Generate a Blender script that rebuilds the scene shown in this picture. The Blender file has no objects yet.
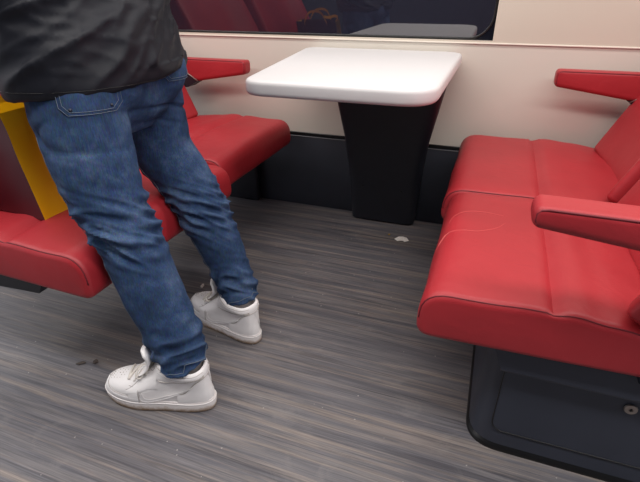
import bpy, bmesh, math, random
from mathutils import Vector, Matrix, noise
from mathutils.bvhtree import BVHTree

random.seed(7)
SC = bpy.context.scene
COL = SC.collection
SC.view_settings.view_transform = 'Standard'
SC.view_settings.look = 'None'
SC.view_settings.exposure = 0.0
V = Vector
PI = math.pi

# ------------------------------------------------------------------ materials
def srgb(r, g, b):
    def f(c):
        c /= 255.0
        return c / 12.92 if c <= 0.04045 else ((c + 0.055) / 1.055) ** 2.4
    return (f(r), f(g), f(b), 1.0)

def new_mat(name):
    m = bpy.data.materials.new(name)
    m.use_nodes = True
    nt = m.node_tree
    return m, nt, nt.nodes['Principled BSDF']

def simple(name, rgb, rough=0.5, metal=0.0, spec=0.5, vary=0.0, vscale=8.0, bump=0.0, bscale=200.0, coat=0.0):
    m, nt, b = new_mat(name)
    c = srgb(*rgb)
    b.inputs['Base Color'].default_value = c
    b.inputs['Roughness'].default_value = rough
    b.inputs['Metallic'].default_value = metal
    b.inputs['Specular IOR Level'].default_value = spec
    b.inputs['Coat Weight'].default_value = coat
    tc = nt.nodes.new('ShaderNodeTexCoord')
    if vary > 0:
        n = nt.nodes.new('ShaderNodeTexNoise')
        n.inputs['Scale'].default_value = vscale
        n.inputs['Detail'].default_value = 6
        nt.links.new(tc.outputs['Object'], n.inputs['Vector'])
        mp = nt.nodes.new('ShaderNodeMapRange')
        mp.inputs['From Min'].default_value = 0.3
        mp.inputs['From Max'].default_value = 0.7
        mp.inputs['To Min'].default_value = 1 - vary
        mp.inputs['To Max'].default_value = 1 + vary
        nt.links.new(n.outputs['Fac'], mp.inputs['Value'])
        mx = nt.nodes.new('ShaderNodeVectorMath')
        mx.operation = 'SCALE'
        mx.inputs[0].default_value = c[:3]
        nt.links.new(mp.outputs['Result'], mx.inputs['Scale'])
        nt.links.new(mx.outputs['Vector'], b.inputs['Base Color'])
    if bump > 0:
        n2 = nt.nodes.new('ShaderNodeTexNoise')
        n2.inputs['Scale'].default_value = bscale
        n2.inputs['Detail'].default_value = 4
        nt.links.new(tc.outputs['Object'], n2.inputs['Vector'])
        bp = nt.nodes.new('ShaderNodeBump')
        bp.inputs['Strength'].default_value = bump
        bp.inputs['Distance'].default_value = 0.004
        nt.links.new(n2.outputs['Fac'], bp.inputs['Height'])
        nt.links.new(bp.outputs['Normal'], b.inputs['Normal'])
    return m

def floor_material():
    m, nt, b = new_mat('floor_vinyl')
    N, L = nt.nodes.new, nt.links.new
    g = N('ShaderNodeNewGeometry')
    def streak(sx, sy, scale, detail, seed, dist=0.0):
        mp = N('ShaderNodeMapping')
        mp.inputs['Scale'].default_value = (sx, sy, 1)
        mp.inputs['Location'].default_value = (seed, seed * 1.7, 0)
        L(g.outputs['Position'], mp.inputs['Vector'])
        n = N('ShaderNodeTexNoise')
        n.inputs['Scale'].default_value = scale
        n.inputs['Detail'].default_value = detail
        n.inputs['Roughness'].default_value = 0.7
        n.inputs['Distortion'].default_value = dist
        L(mp.outputs['Vector'], n.inputs['Vector'])
        return n
    def ramp(n, stops):
        r = N('ShaderNodeValToRGB')
        e = r.color_ramp.elements
        e[0].position, e[0].color = stops[0]
        e[1].position, e[1].color = stops[-1]
        for p, c in stops[1:-1]:
            x = e.new(p)
            x.color = c
        L(n.outputs['Fac'], r.inputs['Fac'])
        return r
    def mix(fac, a, c, mode='MIX'):
        x = N('ShaderNodeMix')
        x.data_type = 'RGBA'
        x.blend_type = mode
        if isinstance(fac, float):
            x.inputs[0].default_value = fac
        else:
            L(fac, x.inputs[0])
        L(a, x.inputs[6])
        if isinstance(c, tuple):
            x.inputs[7].default_value = c
        else:
            L(c, x.inputs[7])
        return x.outputs[2]
    K = (0, 0, 0, 1)
    W = (1, 1, 1, 1)
    base = ramp(streak(1.3, 34, 1.0, 12, 3.1, 0.35), [(0.32, srgb(82, 82, 90)), (0.5, srgb(104, 102, 106)), (0.68, srgb(122, 118, 118))])
    tan = ramp(streak(1.3, 40, 1.0, 12, 11.7, 0.3), [(0.50, K), (0.61, W)])
    dark = ramp(streak(1.8, 62, 1.0, 12, 27.3, 0.3), [(0.52, K), (0.63, W)])
    fine = ramp(streak(5.0, 300, 1.0, 6, 5.0), [(0.3, K), (0.7, W)])
    c = mix(tan.outputs['Color'], base.outputs['Color'], srgb(132, 123, 118))
    sc = N('ShaderNodeMath'); sc.operation = 'MULTIPLY'; sc.inputs[1].default_value = 0.55
    L(dark.outputs['Color'], sc.inputs[0])
    c = mix(sc.outputs[0], c, srgb(62, 61, 68))
    c = mix(0.42, c, fine.outputs['Color'], 'OVERLAY')
    # worn pale scuffs and small specks
    scuff = ramp(streak(5, 7, 1.0, 10, 41.0, 1.2), [(0.57, K), (0.78, W)])
    s2 = N('ShaderNodeMath'); s2.operation = 'MULTIPLY'; s2.inputs[1].default_value = 0.38
    L(scuff.outputs['Color'], s2.inputs[0])
    c = mix(s2.outputs[0], c, srgb(150, 145, 142))
    vo = N('ShaderNodeTexVoronoi')
    vo.inputs['Scale'].default_value = 26
    L(g.outputs['Position'], vo.inputs['Vector'])
    lt = N('ShaderNodeMath'); lt.operation = 'LESS_THAN'; lt.inputs[1].default_value = 0.055
    L(vo.outputs['Distance'], lt.inputs[0])
    s3 = N('ShaderNodeMath'); s3.operation = 'MULTIPLY'; s3.inputs[1].default_value = 0.55
    L(lt.outputs[0], s3.inputs[0])
    c = mix(s3.outputs[0], c, srgb(185, 180, 175))
    L(c, b.inputs['Base Color'])
    rr = N('ShaderNodeMapRange')
    rr.inputs['To Min'].default_value = 0.42
    rr.inputs['To Max'].default_value = 0.62
    L(scuff.outputs['Color'], rr.inputs['Value'])
    L(rr.outputs['Result'], b.inputs['Roughness'])
    bp = N('ShaderNodeBump'); bp.inputs['Strength'].default_value = 0.15; bp.inputs['Distance'].default_value = 0.002
    L(fine.outputs['Color'], bp.inputs['Height'])
    L(bp.outputs['Normal'], b.inputs['Normal'])
    return m

def denim_material():
    m, nt, b = new_mat('blue_denim')
    N, L = nt.nodes.new, nt.links.new
    tc = N('ShaderNodeTexCoord')
    n1 = N('ShaderNodeTexNoise'); n1.inputs['Scale'].default_value = 9; n1.inputs['Detail'].default_value = 8
    n1.inputs['Roughness'].default_value = 0.7
    L(tc.outputs['Object'], n1.inputs['Vector'])
    r = N('ShaderNodeValToRGB')
    e = r.color_ramp.elements
    e[0].position, e[0].color = 0.30, srgb(34, 48, 72)
    e[1].position, e[1].color = 0.72, srgb(90, 110, 140)
    x = e.new(0.5); x.color = srgb(48, 70, 104)
    L(n1.outputs['Fac'], r.inputs['Fac'])
    mp = N('ShaderNodeMapping'); mp.inputs['Scale'].default_value = (420, 420, 60)
    L(tc.outputs['Object'], mp.inputs['Vector'])
    n2 = N('ShaderNodeTexNoise'); n2.inputs['Scale'].default_value = 1; n2.inputs['Detail'].default_value = 2
    L(mp.outputs['Vector'], n2.inputs['Vector'])
    mx = N('ShaderNodeMix'); mx.data_type = 'RGBA'; mx.blend_type = 'OVERLAY'; mx.inputs[0].default_value = 0.7
    L(r.outputs['Color'], mx.inputs[6]); L(n2.outputs['Color'], mx.inputs[7])
    # paler blue mixed in on raised folds, following the surface
    g = N('ShaderNodeNewGeometry')
    pr = N('ShaderNodeMapRange'); pr.inputs['From Min'].default_value = 0.50; pr.inputs['From Max'].default_value = 0.60
    pr.inputs['To Max'].default_value = 0.35
    L(g.outputs['Pointiness'], pr.inputs['Value'])
    m2 = N('ShaderNodeMix'); m2.data_type = 'RGBA'
    L(pr.outputs['Result'], m2.inputs[0]); L(mx.outputs[2], m2.inputs[6]); m2.inputs[7].default_value = srgb(100, 124, 158)
    L(m2.outputs[2], b.inputs['Base Color'])
    b.inputs['Roughness'].default_value = 0.85
    b.inputs['Specular IOR Level'].default_value = 0.2
    bp = N('ShaderNodeBump'); bp.inputs['Strength'].default_value = 0.25; bp.inputs['Distance'].default_value = 0.002
    L(n2.outputs['Fac'], bp.inputs['Height'])
    L(bp.outputs['Normal'], b.inputs['Normal'])
    return m

def leather_material():
    m, nt, b = new_mat('red_leather')
    N, L = nt.nodes.new, nt.links.new
    tc = N('ShaderNodeTexCoord')
    n = N('ShaderNodeTexNoise'); n.inputs['Scale'].default_value = 4; n.inputs['Detail'].default_value = 5
    L(tc.outputs['Object'], n.inputs['Vector'])
    r = N('ShaderNodeValToRGB')
    e = r.color_ramp.elements
    e[0].position, e[0].color = 0.3, srgb(160, 38, 46)
    e[1].position, e[1].color = 0.7, srgb(178, 46, 54)
    L(n.outputs['Fac'], r.inputs['Fac'])
    L(r.outputs['Color'], b.inputs['Base Color'])
    b.inputs['Roughness'].default_value = 0.46
    b.inputs['Specular IOR Level'].default_value = 0.45
    v = N('ShaderNodeTexVoronoi'); v.inputs['Scale'].default_value = 420
    L(tc.outputs['Object'], v.inputs['Vector'])
    n3 = N('ShaderNodeTexNoise'); n3.inputs['Scale'].default_value = 14; n3.inputs['Detail'].default_value = 3
    n3.inputs['Distortion'].default_value = 0.8
    L(tc.outputs['Object'], n3.inputs['Vector'])
    b1 = N('ShaderNodeBump'); b1.inputs['Strength'].default_value = 0.08; b1.inputs['Distance'].default_value = 0.001
    L(v.outputs['Distance'], b1.inputs['Height'])
    b2 = N('ShaderNodeBump'); b2.inputs['Strength'].default_value = 0.16; b2.inputs['Distance'].default_value = 0.012
    L(n3.outputs['Fac'], b2.inputs['Height'])
    L(b1.outputs['Normal'], b2.inputs['Normal'])
    L(b2.outputs['Normal'], b.inputs['Normal'])
    return m

def sole_material():
    m, nt, b = new_mat('scuffed_sole')
    N, L = nt.nodes.new, nt.links.new
    g = N('ShaderNodeTexCoord')
    sp = N('ShaderNodeSeparateXYZ'); L(g.outputs['Object'], sp.inputs[0])
    n = N('ShaderNodeTexNoise'); n.inputs['Scale'].default_value = 46; n.inputs['Detail'].default_value = 8; n.inputs['Roughness'].default_value = 0.75
    L(g.outputs['Object'], n.inputs['Vector'])
    # dirt: strongest near the bottom edge and toward the toe (-x)
    a = N('ShaderNodeMapRange'); a.inputs['From Min'].default_value = 0.002; a.inputs['From Max'].default_value = 0.024
    a.inputs['To Min'].default_value = 0.50; a.inputs['To Max'].default_value = -0.10
    L(sp.outputs['Z'], a.inputs['Value'])
    t = N('ShaderNodeMapRange'); t.inputs['From Min'].default_value = -0.2; t.inputs['From Max'].default_value = 0.0
    t.inputs['To Min'].default_value = 0.16; t.inputs['To Max'].default_value = 0.0
    L(sp.outputs['X'], t.inputs['Value'])
    s = N('ShaderNodeMath'); L(a.outputs[0], s.inputs[0]); L(t.outputs[0], s.inputs[1])
    s2 = N('ShaderNodeMath'); L(s.outputs[0], s2.inputs[0]); L(n.outputs['Fac'], s2.inputs[1])
    r = N('ShaderNodeValToRGB')
    e = r.color_ramp.elements
    e[0].position, e[0].color = 0.56, srgb(236, 230, 228)
    e[1].position, e[1].color = 1.0, srgb(170, 138, 104)
    L(s2.outputs[0], r.inputs['Fac'])
    L(r.outputs['Color'], b.inputs['Base Color'])
    b.inputs['Roughness'].default_value = 0.6
    return m

M = {}
M['floor'] = floor_material()
M['denim'] = denim_material()
M['leather'] = leather_material()
M['stitch'] = simple('red_stitching', (112, 22, 34), 0.6)
M['scuff'] = simple('worn_leather', (196, 84, 82), 0.6)
M['wall'] = simple('cream_wall_panel', (216, 210, 199), 0.42, vary=0.015, vscale=3)
M['wall_up'] = simple('beige_upper_panel', (206, 197, 183), 0.42, vary=0.015, vscale=3)
M['ledge'] = simple('cream_ledge', (232, 224, 212), 0.3)
M['dado'] = simple('charcoal_dado', (44, 47, 57), 0.55, vary=0.08, vscale=14)
M['dado_highlight'] = simple('dado_highlight', (92, 92, 96), 0.4)
M['black'] = simple('black_plastic', (30, 32, 41), 0.45, vary=0.06, vscale=20, bump=0.06, bscale=900)
M['navy'] = simple('dark_grey_metal', (50, 54, 66), 0.42, vary=0.08, vscale=9, bump=0.05, bscale=600)
M['rubber'] = simple('black_rubber', (15, 15, 17), 0.35)
M['white_top'] = simple('white_laminate', (218, 216, 217), 0.5, vary=0.008, vscale=60, bump=0.02, bscale=700)
M['chrome'] = simple('brushed_metal', (165, 155, 148), 0.35, metal=0.9)
M['glass_band'] = simple('dark_glass_border', (20, 22, 32), 0.12, spec=0.6)
M['gasket'] = simple('window_gasket', (30, 32, 34), 0.3)
M['shoe'] = simple('white_shoe_leather', (243, 240, 240), 0.45, vary=0.03, vscale=30, bump=0.05, bscale=400)
M['shoe2'] = simple('white_shoe_overlay', (246, 243, 243), 0.4, vary=0.02, vscale=30)
M['lining'] = simple('shoe_lining', (190, 184, 178), 0.85)
M['edge'] = simple('shoe_panel_edge', (188, 182, 180), 0.6)
M['lace'] = simple('white_lace', (226, 220, 212), 0.8)
M['sole'] = sole_material()
M['jacket'] = simple('black_nylon', (22, 24, 33), 0.58, spec=0.35, vary=0.10, vscale=5, bump=0.05, bscale=500)
M['thread'] = simple('denim_thread', (104, 114, 128), 0.8)
M['rivet'] = simple('copper_rivet', (70, 74, 84), 0.4, metal=0.8)
M['skin'] = simple('skin', (205, 160, 135), 0.55, vary=0.03, vscale=20)
M['hair'] = simple('dark_hair', (38, 28, 22), 0.6, bump=0.4, bscale=120)
M['eye'] = simple('eye_white', (230, 228, 224), 0.2)
M['sock'] = simple('grey_sock', (150, 144, 142), 0.9)
M['bag_front'] = simple('maroon_paper', (74, 24, 34), 0.4, vary=0.05, vscale=6, bump=0.05, bscale=12)
M['bag_side'] = simple('yellow_paper', (255, 200, 8), 0.45, vary=0.03, vscale=8)
M['ribbon'] = simple('yellow_ribbon', (250, 185, 14), 0.5)
M['paper'] = simple('white_paper', (244, 238, 232), 0.8, vary=0.12, vscale=60)
M['crumb'] = simple('white_crumb', (228, 222, 214), 0.8)
M['ycrumb'] = simple('yellow_crumb', (205, 160, 70), 0.8)
M['leaf'] = simple('dry_leaf', (78, 70, 66), 0.9, vary=0.2, vscale=80)
M['ceiling'] = simple('ceiling_panel', (205, 203, 200), 0.6)

def window_glass():
    m, nt, b = new_mat('night_window_glass')
    b.inputs['Base Color'].default_value = (0.016, 0.016, 0.027, 1)
    b.inputs['Roughness'].default_value = 0.015
    b.inputs['IOR'].default_value = 2.3
    b.inputs['Specular IOR Level'].default_value = 0.5
    tc = nt.nodes.new('ShaderNodeTexCoord')
    n = nt.nodes.new('ShaderNodeTexNoise'); n.inputs['Scale'].default_value = 2.0
    nt.links.new(tc.outputs['Object'], n.inputs['Vector'])
    mr = nt.nodes.new('ShaderNodeMapRange')
    mr.inputs['To Min'].default_value = 0.01; mr.inputs['To Max'].default_value = 0.03
    nt.links.new(n.outputs['Fac'], mr.inputs['Value'])
    nt.links.new(mr.outputs['Result'], b.inputs['Roughness'])
    return m
M['glass'] = window_glass()

# ------------------------------------------------------------------ object helpers
def obj(name, bm, mat, parent=None, smooth=True, angle=None, loc=None):
    me = bpy.data.meshes.new(name)
    bmesh.ops.recalc_face_normals(bm, faces=bm.faces[:])
    if angle is not None:
        for e in bm.edges:
            if len(e.link_faces) == 2 and e.calc_face_angle(0) > math.radians(angle):
                e.smooth = False
    for f in bm.faces:
        f.smooth = smooth
    bm.to_mesh(me)
    bm.free()
    mats = mat if isinstance(mat, (list, tuple)) else [mat]
    for x in mats:
        me.materials.append(x)
    o = bpy.data.objects.new(name, me)
    COL.objects.link(o)
    if loc:
        o.location = loc
    if parent is not None:
        o.parent = parent
    return o

def tag(o, label=None, cat=None, group=None, kind=None):
    if label: o['label'] = label
    if cat: o['category'] = cat
    if group: o['group'] = group
    if kind: o['kind'] = kind
    return o

def thing(name, label, cat, loc=(0, 0, 0), rotz=0.0, group=None):
    o = bpy.data.objects.new(name, None)
    COL.objects.link(o)
    o.location = loc
    o.rotation_euler = (0, 0, rotz)
    o.empty_display_size = 0.05
    return tag(o, label, cat, group)

def add_box(bm, x0, x1, y0, y1, z0, z1, r=0.0, seg=3, vert_only=False):
    vs = [bm.verts.new((x, y, z)) for x in (x0, x1) for y in (y0, y1) for z in (z0, z1)]
    q = [(0, 1, 3, 2), (4, 6, 7, 5), (0, 4, 5, 1), (2, 3, 7, 6), (0, 2, 6, 4), (1, 5, 7, 3)]
    fs = [bm.faces.new([vs[i] for i in f]) for f in q]
    if r > 0:
        es = set(e for f in fs for e in f.edges)
        if vert_only:
            es = [e for e in es if abs(e.verts[0].co.z - e.verts[1].co.z) > 1e-6]
        bmesh.ops.bevel(bm, geom=list(es), offset=r, segments=seg, profile=0.5, affect='EDGES')
    return bm

def loft(bm, rings, caps=(True, True), closed=True):
    R = [[bm.verts.new(p) for p in ring] for ring in rings]
    n = len(R[0])
    for a, b in zip(R[:-1], R[1:]):
        for i in range(n if closed else n - 1):
            j = (i + 1) % n
            bm.faces.new((a[i], a[j], b[j], b[i]))
    if caps[0]: bm.faces.new(R[0][::-1])
    if caps[1]: bm.faces.new(R[-1])
    return R

def add_tube(bm, pts, r, n=6, closed=False):
    pts = [V(p) for p in pts]
    rad = r if isinstance(r, (list, tuple)) else [r] * len(pts)
    rings = []
    up = None
    for i, p in enumerate(pts):
        if closed:
            t = (pts[(i + 1) % len(pts)] - pts[i - 1]).normalized()
        else:
            t = (pts[min(i + 1, len(pts) - 1)] - pts[max(i - 1, 0)])
            t = t.normalized() if t.length > 0 else V((0, 0, 1))
        if up is None:
            up = V((0, 0, 1)) if abs(t.z) < 0.9 else V((1, 0, 0))
        a = (up - t * up.dot(t)).normalized()
        b = t.cross(a)
        up = a
        rings.append([p + a * math.cos(2 * PI * k / n) * rad[i] + b * math.sin(2 * PI * k / n) * rad[i] for k in range(n)])
    if closed:
        R = [[bm.verts.new(q) for q in ring] for ring in rings]
        m = len(R)
        for i in range(m):
            a, b = R[i], R[(i + 1) % m]
            for k in range(n):
                bm.faces.new((a[k], a[(k + 1) % n], b[(k + 1) % n], b[k]))
    else:
        loft(bm, rings)

def catmull(pts, per=6):
    P = [V(p) for p in pts]
    P = [P[0] * 2 - P[1]] + P + [P[-1] * 2 - P[-2]]
    out = []
    for i in range(1, len(P) - 2):
        p0, p1, p2, p3 = P[i - 1:i + 3]
        for k in range(per):
            t = k / per
            out.append(0.5 * ((2 * p1) + (p2 - p0) * t + (2 * p0 - 5 * p1 + 4 * p2 - p3) * t * t + (3 * p1 - p0 - 3 * p2 + p3) * t ** 3))
    out.append(P[-2])
    return out

def chain(bm, pts, radii, n=20, per=6, caps=True):
    """a limb: round rings along a smooth path, with domed ends"""
    rr = [(r, r) if not isinstance(r, tuple) else r for r in radii]
    data = catmull([tuple(p) + () for p in pts], per)
    rad = catmull([(a, b, 0) for a, b in rr], per)
    rings = []
    up = V((0, 1, 0))
    for i, p in enumerate(data):
        t = (data[min(i + 1, len(data) - 1)] - data[max(i - 1, 0)]).normalized()
        u = (up - t * up.dot(t)).normalized()
        w = t.cross(u)
        ra, rb = rad[i].x, rad[i].y
        rings.append([p + u * math.cos(2 * PI * k / n) * rb + w * math.sin(2 * PI * k / n) * ra for k in range(n)])
    loft(bm, rings)

def evaluated_mesh(bm, mods):
    me = bpy.data.meshes.new('tmp')
    bmesh.ops.recalc_face_normals(bm, faces=bm.faces[:])
    bm.to_mesh(me)
    bm.free()
    o = bpy.data.objects.new('tmp', me)
    COL.objects.link(o)
    for kind, props in mods:
        md = o.modifiers.new(kind, kind)
        for k, v in props.items():
            setattr(md, k, v)
    dg = bpy.context.evaluated_depsgraph_get()
    dg.update()
    me2 = bpy.data.meshes.new_from_object(o.evaluated_get(dg))
    bpy.data.objects.remove(o)
    b2 = bmesh.new()
    b2.from_mesh(me2)
    bpy.data.meshes.remove(me2)
    bpy.data.meshes.remove(me)
    return b2

def sstep(a, b, x):
    t = max(0.0, min(1.0, (x - a) / (b - a)))
    return t * t * (3 - 2 * t)

# ------------------------------------------------------------------ the setting
WY = 2.0            # window wall
X0, X1 = -3.4, 2.6
FRONT = -1.7        # wall across the aisle
CEIL = 2.15
WZ0, WZ1, WX0, WX1 = 0.786, 1.55, -2.9, -0.030   # window opening

def struct(name, bm, m, parent=None, smooth=False, angle=None):
    o = obj(name, bm, m, parent, smooth, angle)
    o['kind'] = 'structure'
    return o

b = bmesh.new(); add_box(b, X0, X1, FRONT, WY + 0.05, -0.05, 0.0); struct('floor', b, M['floor'])
b = bmesh.new(); add_box(b, X0, X1, FRONT, WY + 0.05, CEIL, CEIL + 0.05); struct('ceiling', b, M['ceiling'])
b = bmesh.new(); add_box(b, X0, X1, FRONT - 0.05, FRONT, 0, CEIL); struct('wall_front', b, M['dado'])
# window wall: upper panel around the window, lower panel below the ledge
b = bmesh.new()
add_box(b, WX1, X1, WY, WY + 0.05, 0.775, CEIL)
add_box(b, WX0, WX1, WY, WY + 0.05, WZ1, CEIL)
add_box(b, X0, WX0, WY, WY + 0.05, 0.775, CEIL)
add_box(b, WX0, WX1, WY, WY + 0.05, 0.775, WZ0)
struct('wall_back', b, M['wall_up'])
b = bmesh.new(); add_box(b, X0, X1, WY + 0.002, WY + 0.05, 0.36, 0.775); struct('wall_back_lower', b, M['wall'])
# pale ledge under the window
b = bmesh.new(); add_box(b, X0, X1, WY - 0.004, WY + 0.03, 0.7735, 0.779, 0.002, 2); struct('trim_1', b, M['ledge'], smooth=True, angle=40)
# charcoal panel at the foot of the wall, its edge highlight painted as a thin paler strip
b = bmesh.new(); add_box(b, X0, X1, WY - 0.012, WY + 0.05, 0.0, 0.352, 0.004, 2); struct('baseboard_back', b, M['dado'], smooth=True, angle=40)
b = bmesh.new(); add_box(b, X0, X1, WY - 0.002, WY + 0.05, 0.352, 0.368, 0.002, 1); struct('trim_2', b, M['rubber'])
b = bmesh.new(); add_box(b, X0, X1, WY - 0.0135, WY - 0.008, 0.3485, 0.3525, 0.001, 1); struct('trim_3', b, M['dado_highlight'])

b = bmesh.new(); add_box(b, X0, X1, FRONT - 0.01, FRONT + 0.004, 0.8, 1.6); struct('window_2', b, M['glass_band'])
# window: glass pane set in a dark border with a rounded gasket
TILT = math.radians(1.5)
win = bmesh.new()
add_box(win, WX0, WX1, WY + 0.012, WY + 0.03, WZ0, WZ1)
window = struct('window_1', win, M['glass_band'])
gb = bmesh.new()
def rrect(x0, x1, z0, z1, r, n=10):
    pts = []
    for cx, cz, a0 in ((x1 - r, z1 - r, 0), (x0 + r, z1 - r, 90), (x0 + r, z0 + r, 180), (x1 - r, z0 + r, 270)):
        for k in range(n + 1):
            a = math.radians(a0 + 90 * k / n)
            pts.append((cx + r * math.cos(a), cz + r * math.sin(a)))
    return pts
RR = rrect(WX0 + 0.012, WX1 - 0.008, WZ0 + 0.006, WZ1 - 0.012, 0.085)
pane = bmesh.new()
pane.faces.new([pane.verts.new((x, WY + 0.009 - (z - WZ0) * math.tan(TILT) * 1.0, z)) for x, z in RR])
po = struct('window_pane', pane, M['glass'], window)
add_tube(gb, [(x, WY + 0.009, z) for x, z in RR], 0.0045, 6, closed=True)
struct('window_gasket', gb, M['gasket'], window, smooth=True)

# ------------------------------------------------------------------ seats
def offset_profile(prof, d):
    n = len(prof)
    out = []
    for i in range(n):
        a, p, c = V(prof[i - 1]), V(prof[i]), V(prof[(i + 1) % n])
        t = (c - a).normalized()
        nrm = V((t.y, -t.x))          # outward for counter-clockwise
        out.append(tuple(p - nrm * d))
    return out

def rounded_poly(pts, rad, seg=6):
    out = []
    n = len(pts)
    for i in range(n):
        a, p, c = V(pts[i - 1]), V(pts[i]), V(pts[(i + 1) % n])
        r = rad[i]
        if r <= 0:
            out.append(tuple(p)); continue
        u, w = (a - p).normalized(), (c - p).normalized()
        ang = u.angle(w)
        d = min(r / math.tan(ang / 2), (a - p).length * 0.49, (c - p).length * 0.49)
        s, e = p + u * d, p + w * d
        for k in range(seg + 1):
            t = k / seg
            out.append(tuple(s * (1 - t) ** 2 + p * 2 * t * (1 - t) + e * t * t))
    return out

def dense(prof, step):
    out = []
    n = len(prof)
    for i in range(n):
        a, c = V(prof[i]), V(prof[(i + 1) % n])
        L = (c - a).length
        k = max(1, int(L / step))
        for j in range(k):
            out.append(tuple(a.lerp(c, j / k)))
    return out

def extrude_profile(bm, prof, y0, y1, er, shape, nseg=5, ny=14):
    """sweep an (s,z) outline along y with rounded ends; shape(s,z,y01)->(s,z)"""
    ys = []
    for k in range(nseg + 1):
        a = PI / 2 * k / nseg
        ys.append((y0 + er * (1 - math.sin(a)), er * (1 - math.cos(a))))
    ys = [(y0 + er - er * math.cos(PI / 2 * k / nseg), er - er * math.sin(PI / 2 * k / nseg)) for k in range(nseg + 1)]
    for k in range(1, ny):
        ys.append((y0 + er + (y1 - y0 - 2 * er) * k / ny, 0))
    ys += [(y1 - er + er * math.sin(PI / 2 * k / nseg), er - er * math.cos(PI / 2 * k / nseg)) for k in range(nseg + 1)]
    rings = []
    for y, d in ys:
        p = offset_profile(prof, d) if d > 1e-6 else prof
        f = (y - y0) / (y1 - y0)
        rings.append([V((q[0], y, q[1])) for q in (shape(s, z, f) for s, z in p)])
    loft(bm, rings)

CUSH = rounded_poly([(0.0, -0.008), (0.47, 0.004), (0.50, 0.03), (0.50, 0.106), (0.006, 0.108)], [0.032, 0.03, 0.02, 0.03, 0.060])
CUSH = dense(CUSH, 0.012)

def cushion_shape(seed, kdepth=1.0, seam=0.24):
    def f(s, z, y):
        d0 = (seam - 0.24) * sstep(0.0, 0.2, s)
        s_out = s + d0 + (kdepth - 1) * max(0.0, s - 0.26)
        top = sstep(0.06, 0.1, z)
        crown = 0.010 * (1 - (2 * y - 1) ** 2) * top
        g = -0.012 * sstep(0.0, 0.02, y) * sstep(1.0, 0.98, y) * math.exp(-((s - 0.240) / 0.008) ** 2) * top
        pad = 0.004 * math.exp(-((s - 0.20) / 0.05) ** 2) * top + 0.008 * math.exp(-((s - 0.285) / 0.045) ** 2) * top
        sag = 0.004 * noise.noise(V((s * 7, y * 3 + seed, seed))) * top
        rear = -0.014 * sstep(0.36, 0.50, s) * top
        # leather pulled into small puckers beside the backrest
        puck = 0.004 * math.sin(y * 40 + s * 30) * sstep(0.30, 0.42, s) * top * noise.noise(V((y * 5, seed, 2)))
        front = 0.006 * noise.noise(V((y * 4 + seed, z * 10, 7))) * (1 - sstep(0.0, 0.05, s))
        return (s_out + front, z + crown + g + pad + sag + rear + puck)
    return f

BACK = dense(rounded_poly([(0.0, 0.0), (0.075, -0.012), (0.085, 0.62), (0.02, 0.62), (0.004, 0.3)], [0.018, 0.02, 0.03, 0.03, 0.25]), 0.03)

def add_stitch(bm, pts, r=0.0014, dash=0.006, gap=0.003):
    P = [V(p) for p in pts]
    acc = 0
    seg = []
    for a, c in zip(P[:-1], P[1:]):
        L = (c - a).length
        n = max(1, int(L / 0.003))
        for k in range(n):
            q = a.lerp(c, k / n)
            seg.append(q)
    add_tube(bm, seg[::2] if len(seg) > 4 else seg, r, 5)

def armrest_bm(sgn, x_tip, x_end, y0, y1, ztop, h_tip, h_end, drop=0.0):
    """tapered padded arm; x runs back from the tip by sgn"""
    bm = bmesh.new()
    L = abs(x_end - x_tip)
    rings = []
    N = 18
    w = (y1 - y0) / 2
    cy = (y0 + y1) / 2
    TR_ = 0.014
    fs = [TR_ / L * (1 - math.cos(PI / 2 * k / 7)) for k in range(8)] + [TR_ / L + (1 - TR_ / L) * k / N for k in range(1, N + 1)]
    for f in fs:
        s = L * f
        inset_ = 0.0
        if s < TR_:
            inset_ = TR_ - math.sqrt(max(0.0, TR_ ** 2 - (TR_ - s) ** 2))
        zt = ztop - drop * f
        hh = h_tip + (h_end - h_tip) * min(1, f * 1.02)
        zb = zt - hh
        zc = (zt + zb) / 2
        hw, hz = max(0.004, w - inset_), max(0.004, (zt - zb) / 2 - inset_)
        ring = []
        for q in rounded_poly([(-hw, -hz), (hw, -hz), (hw, hz), (-hw, hz)], [min(0.016, hz * 0.9), min(0.016, hz * 0.9), min(0.011, hz * 0.8), min(0.011, hz * 0.8)], 4):
            ring.append(V((x_tip + sgn * s, cy + q[0], zc + q[1])))
        rings.append(ring)
    loft(bm, rings)
    return bm

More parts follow.
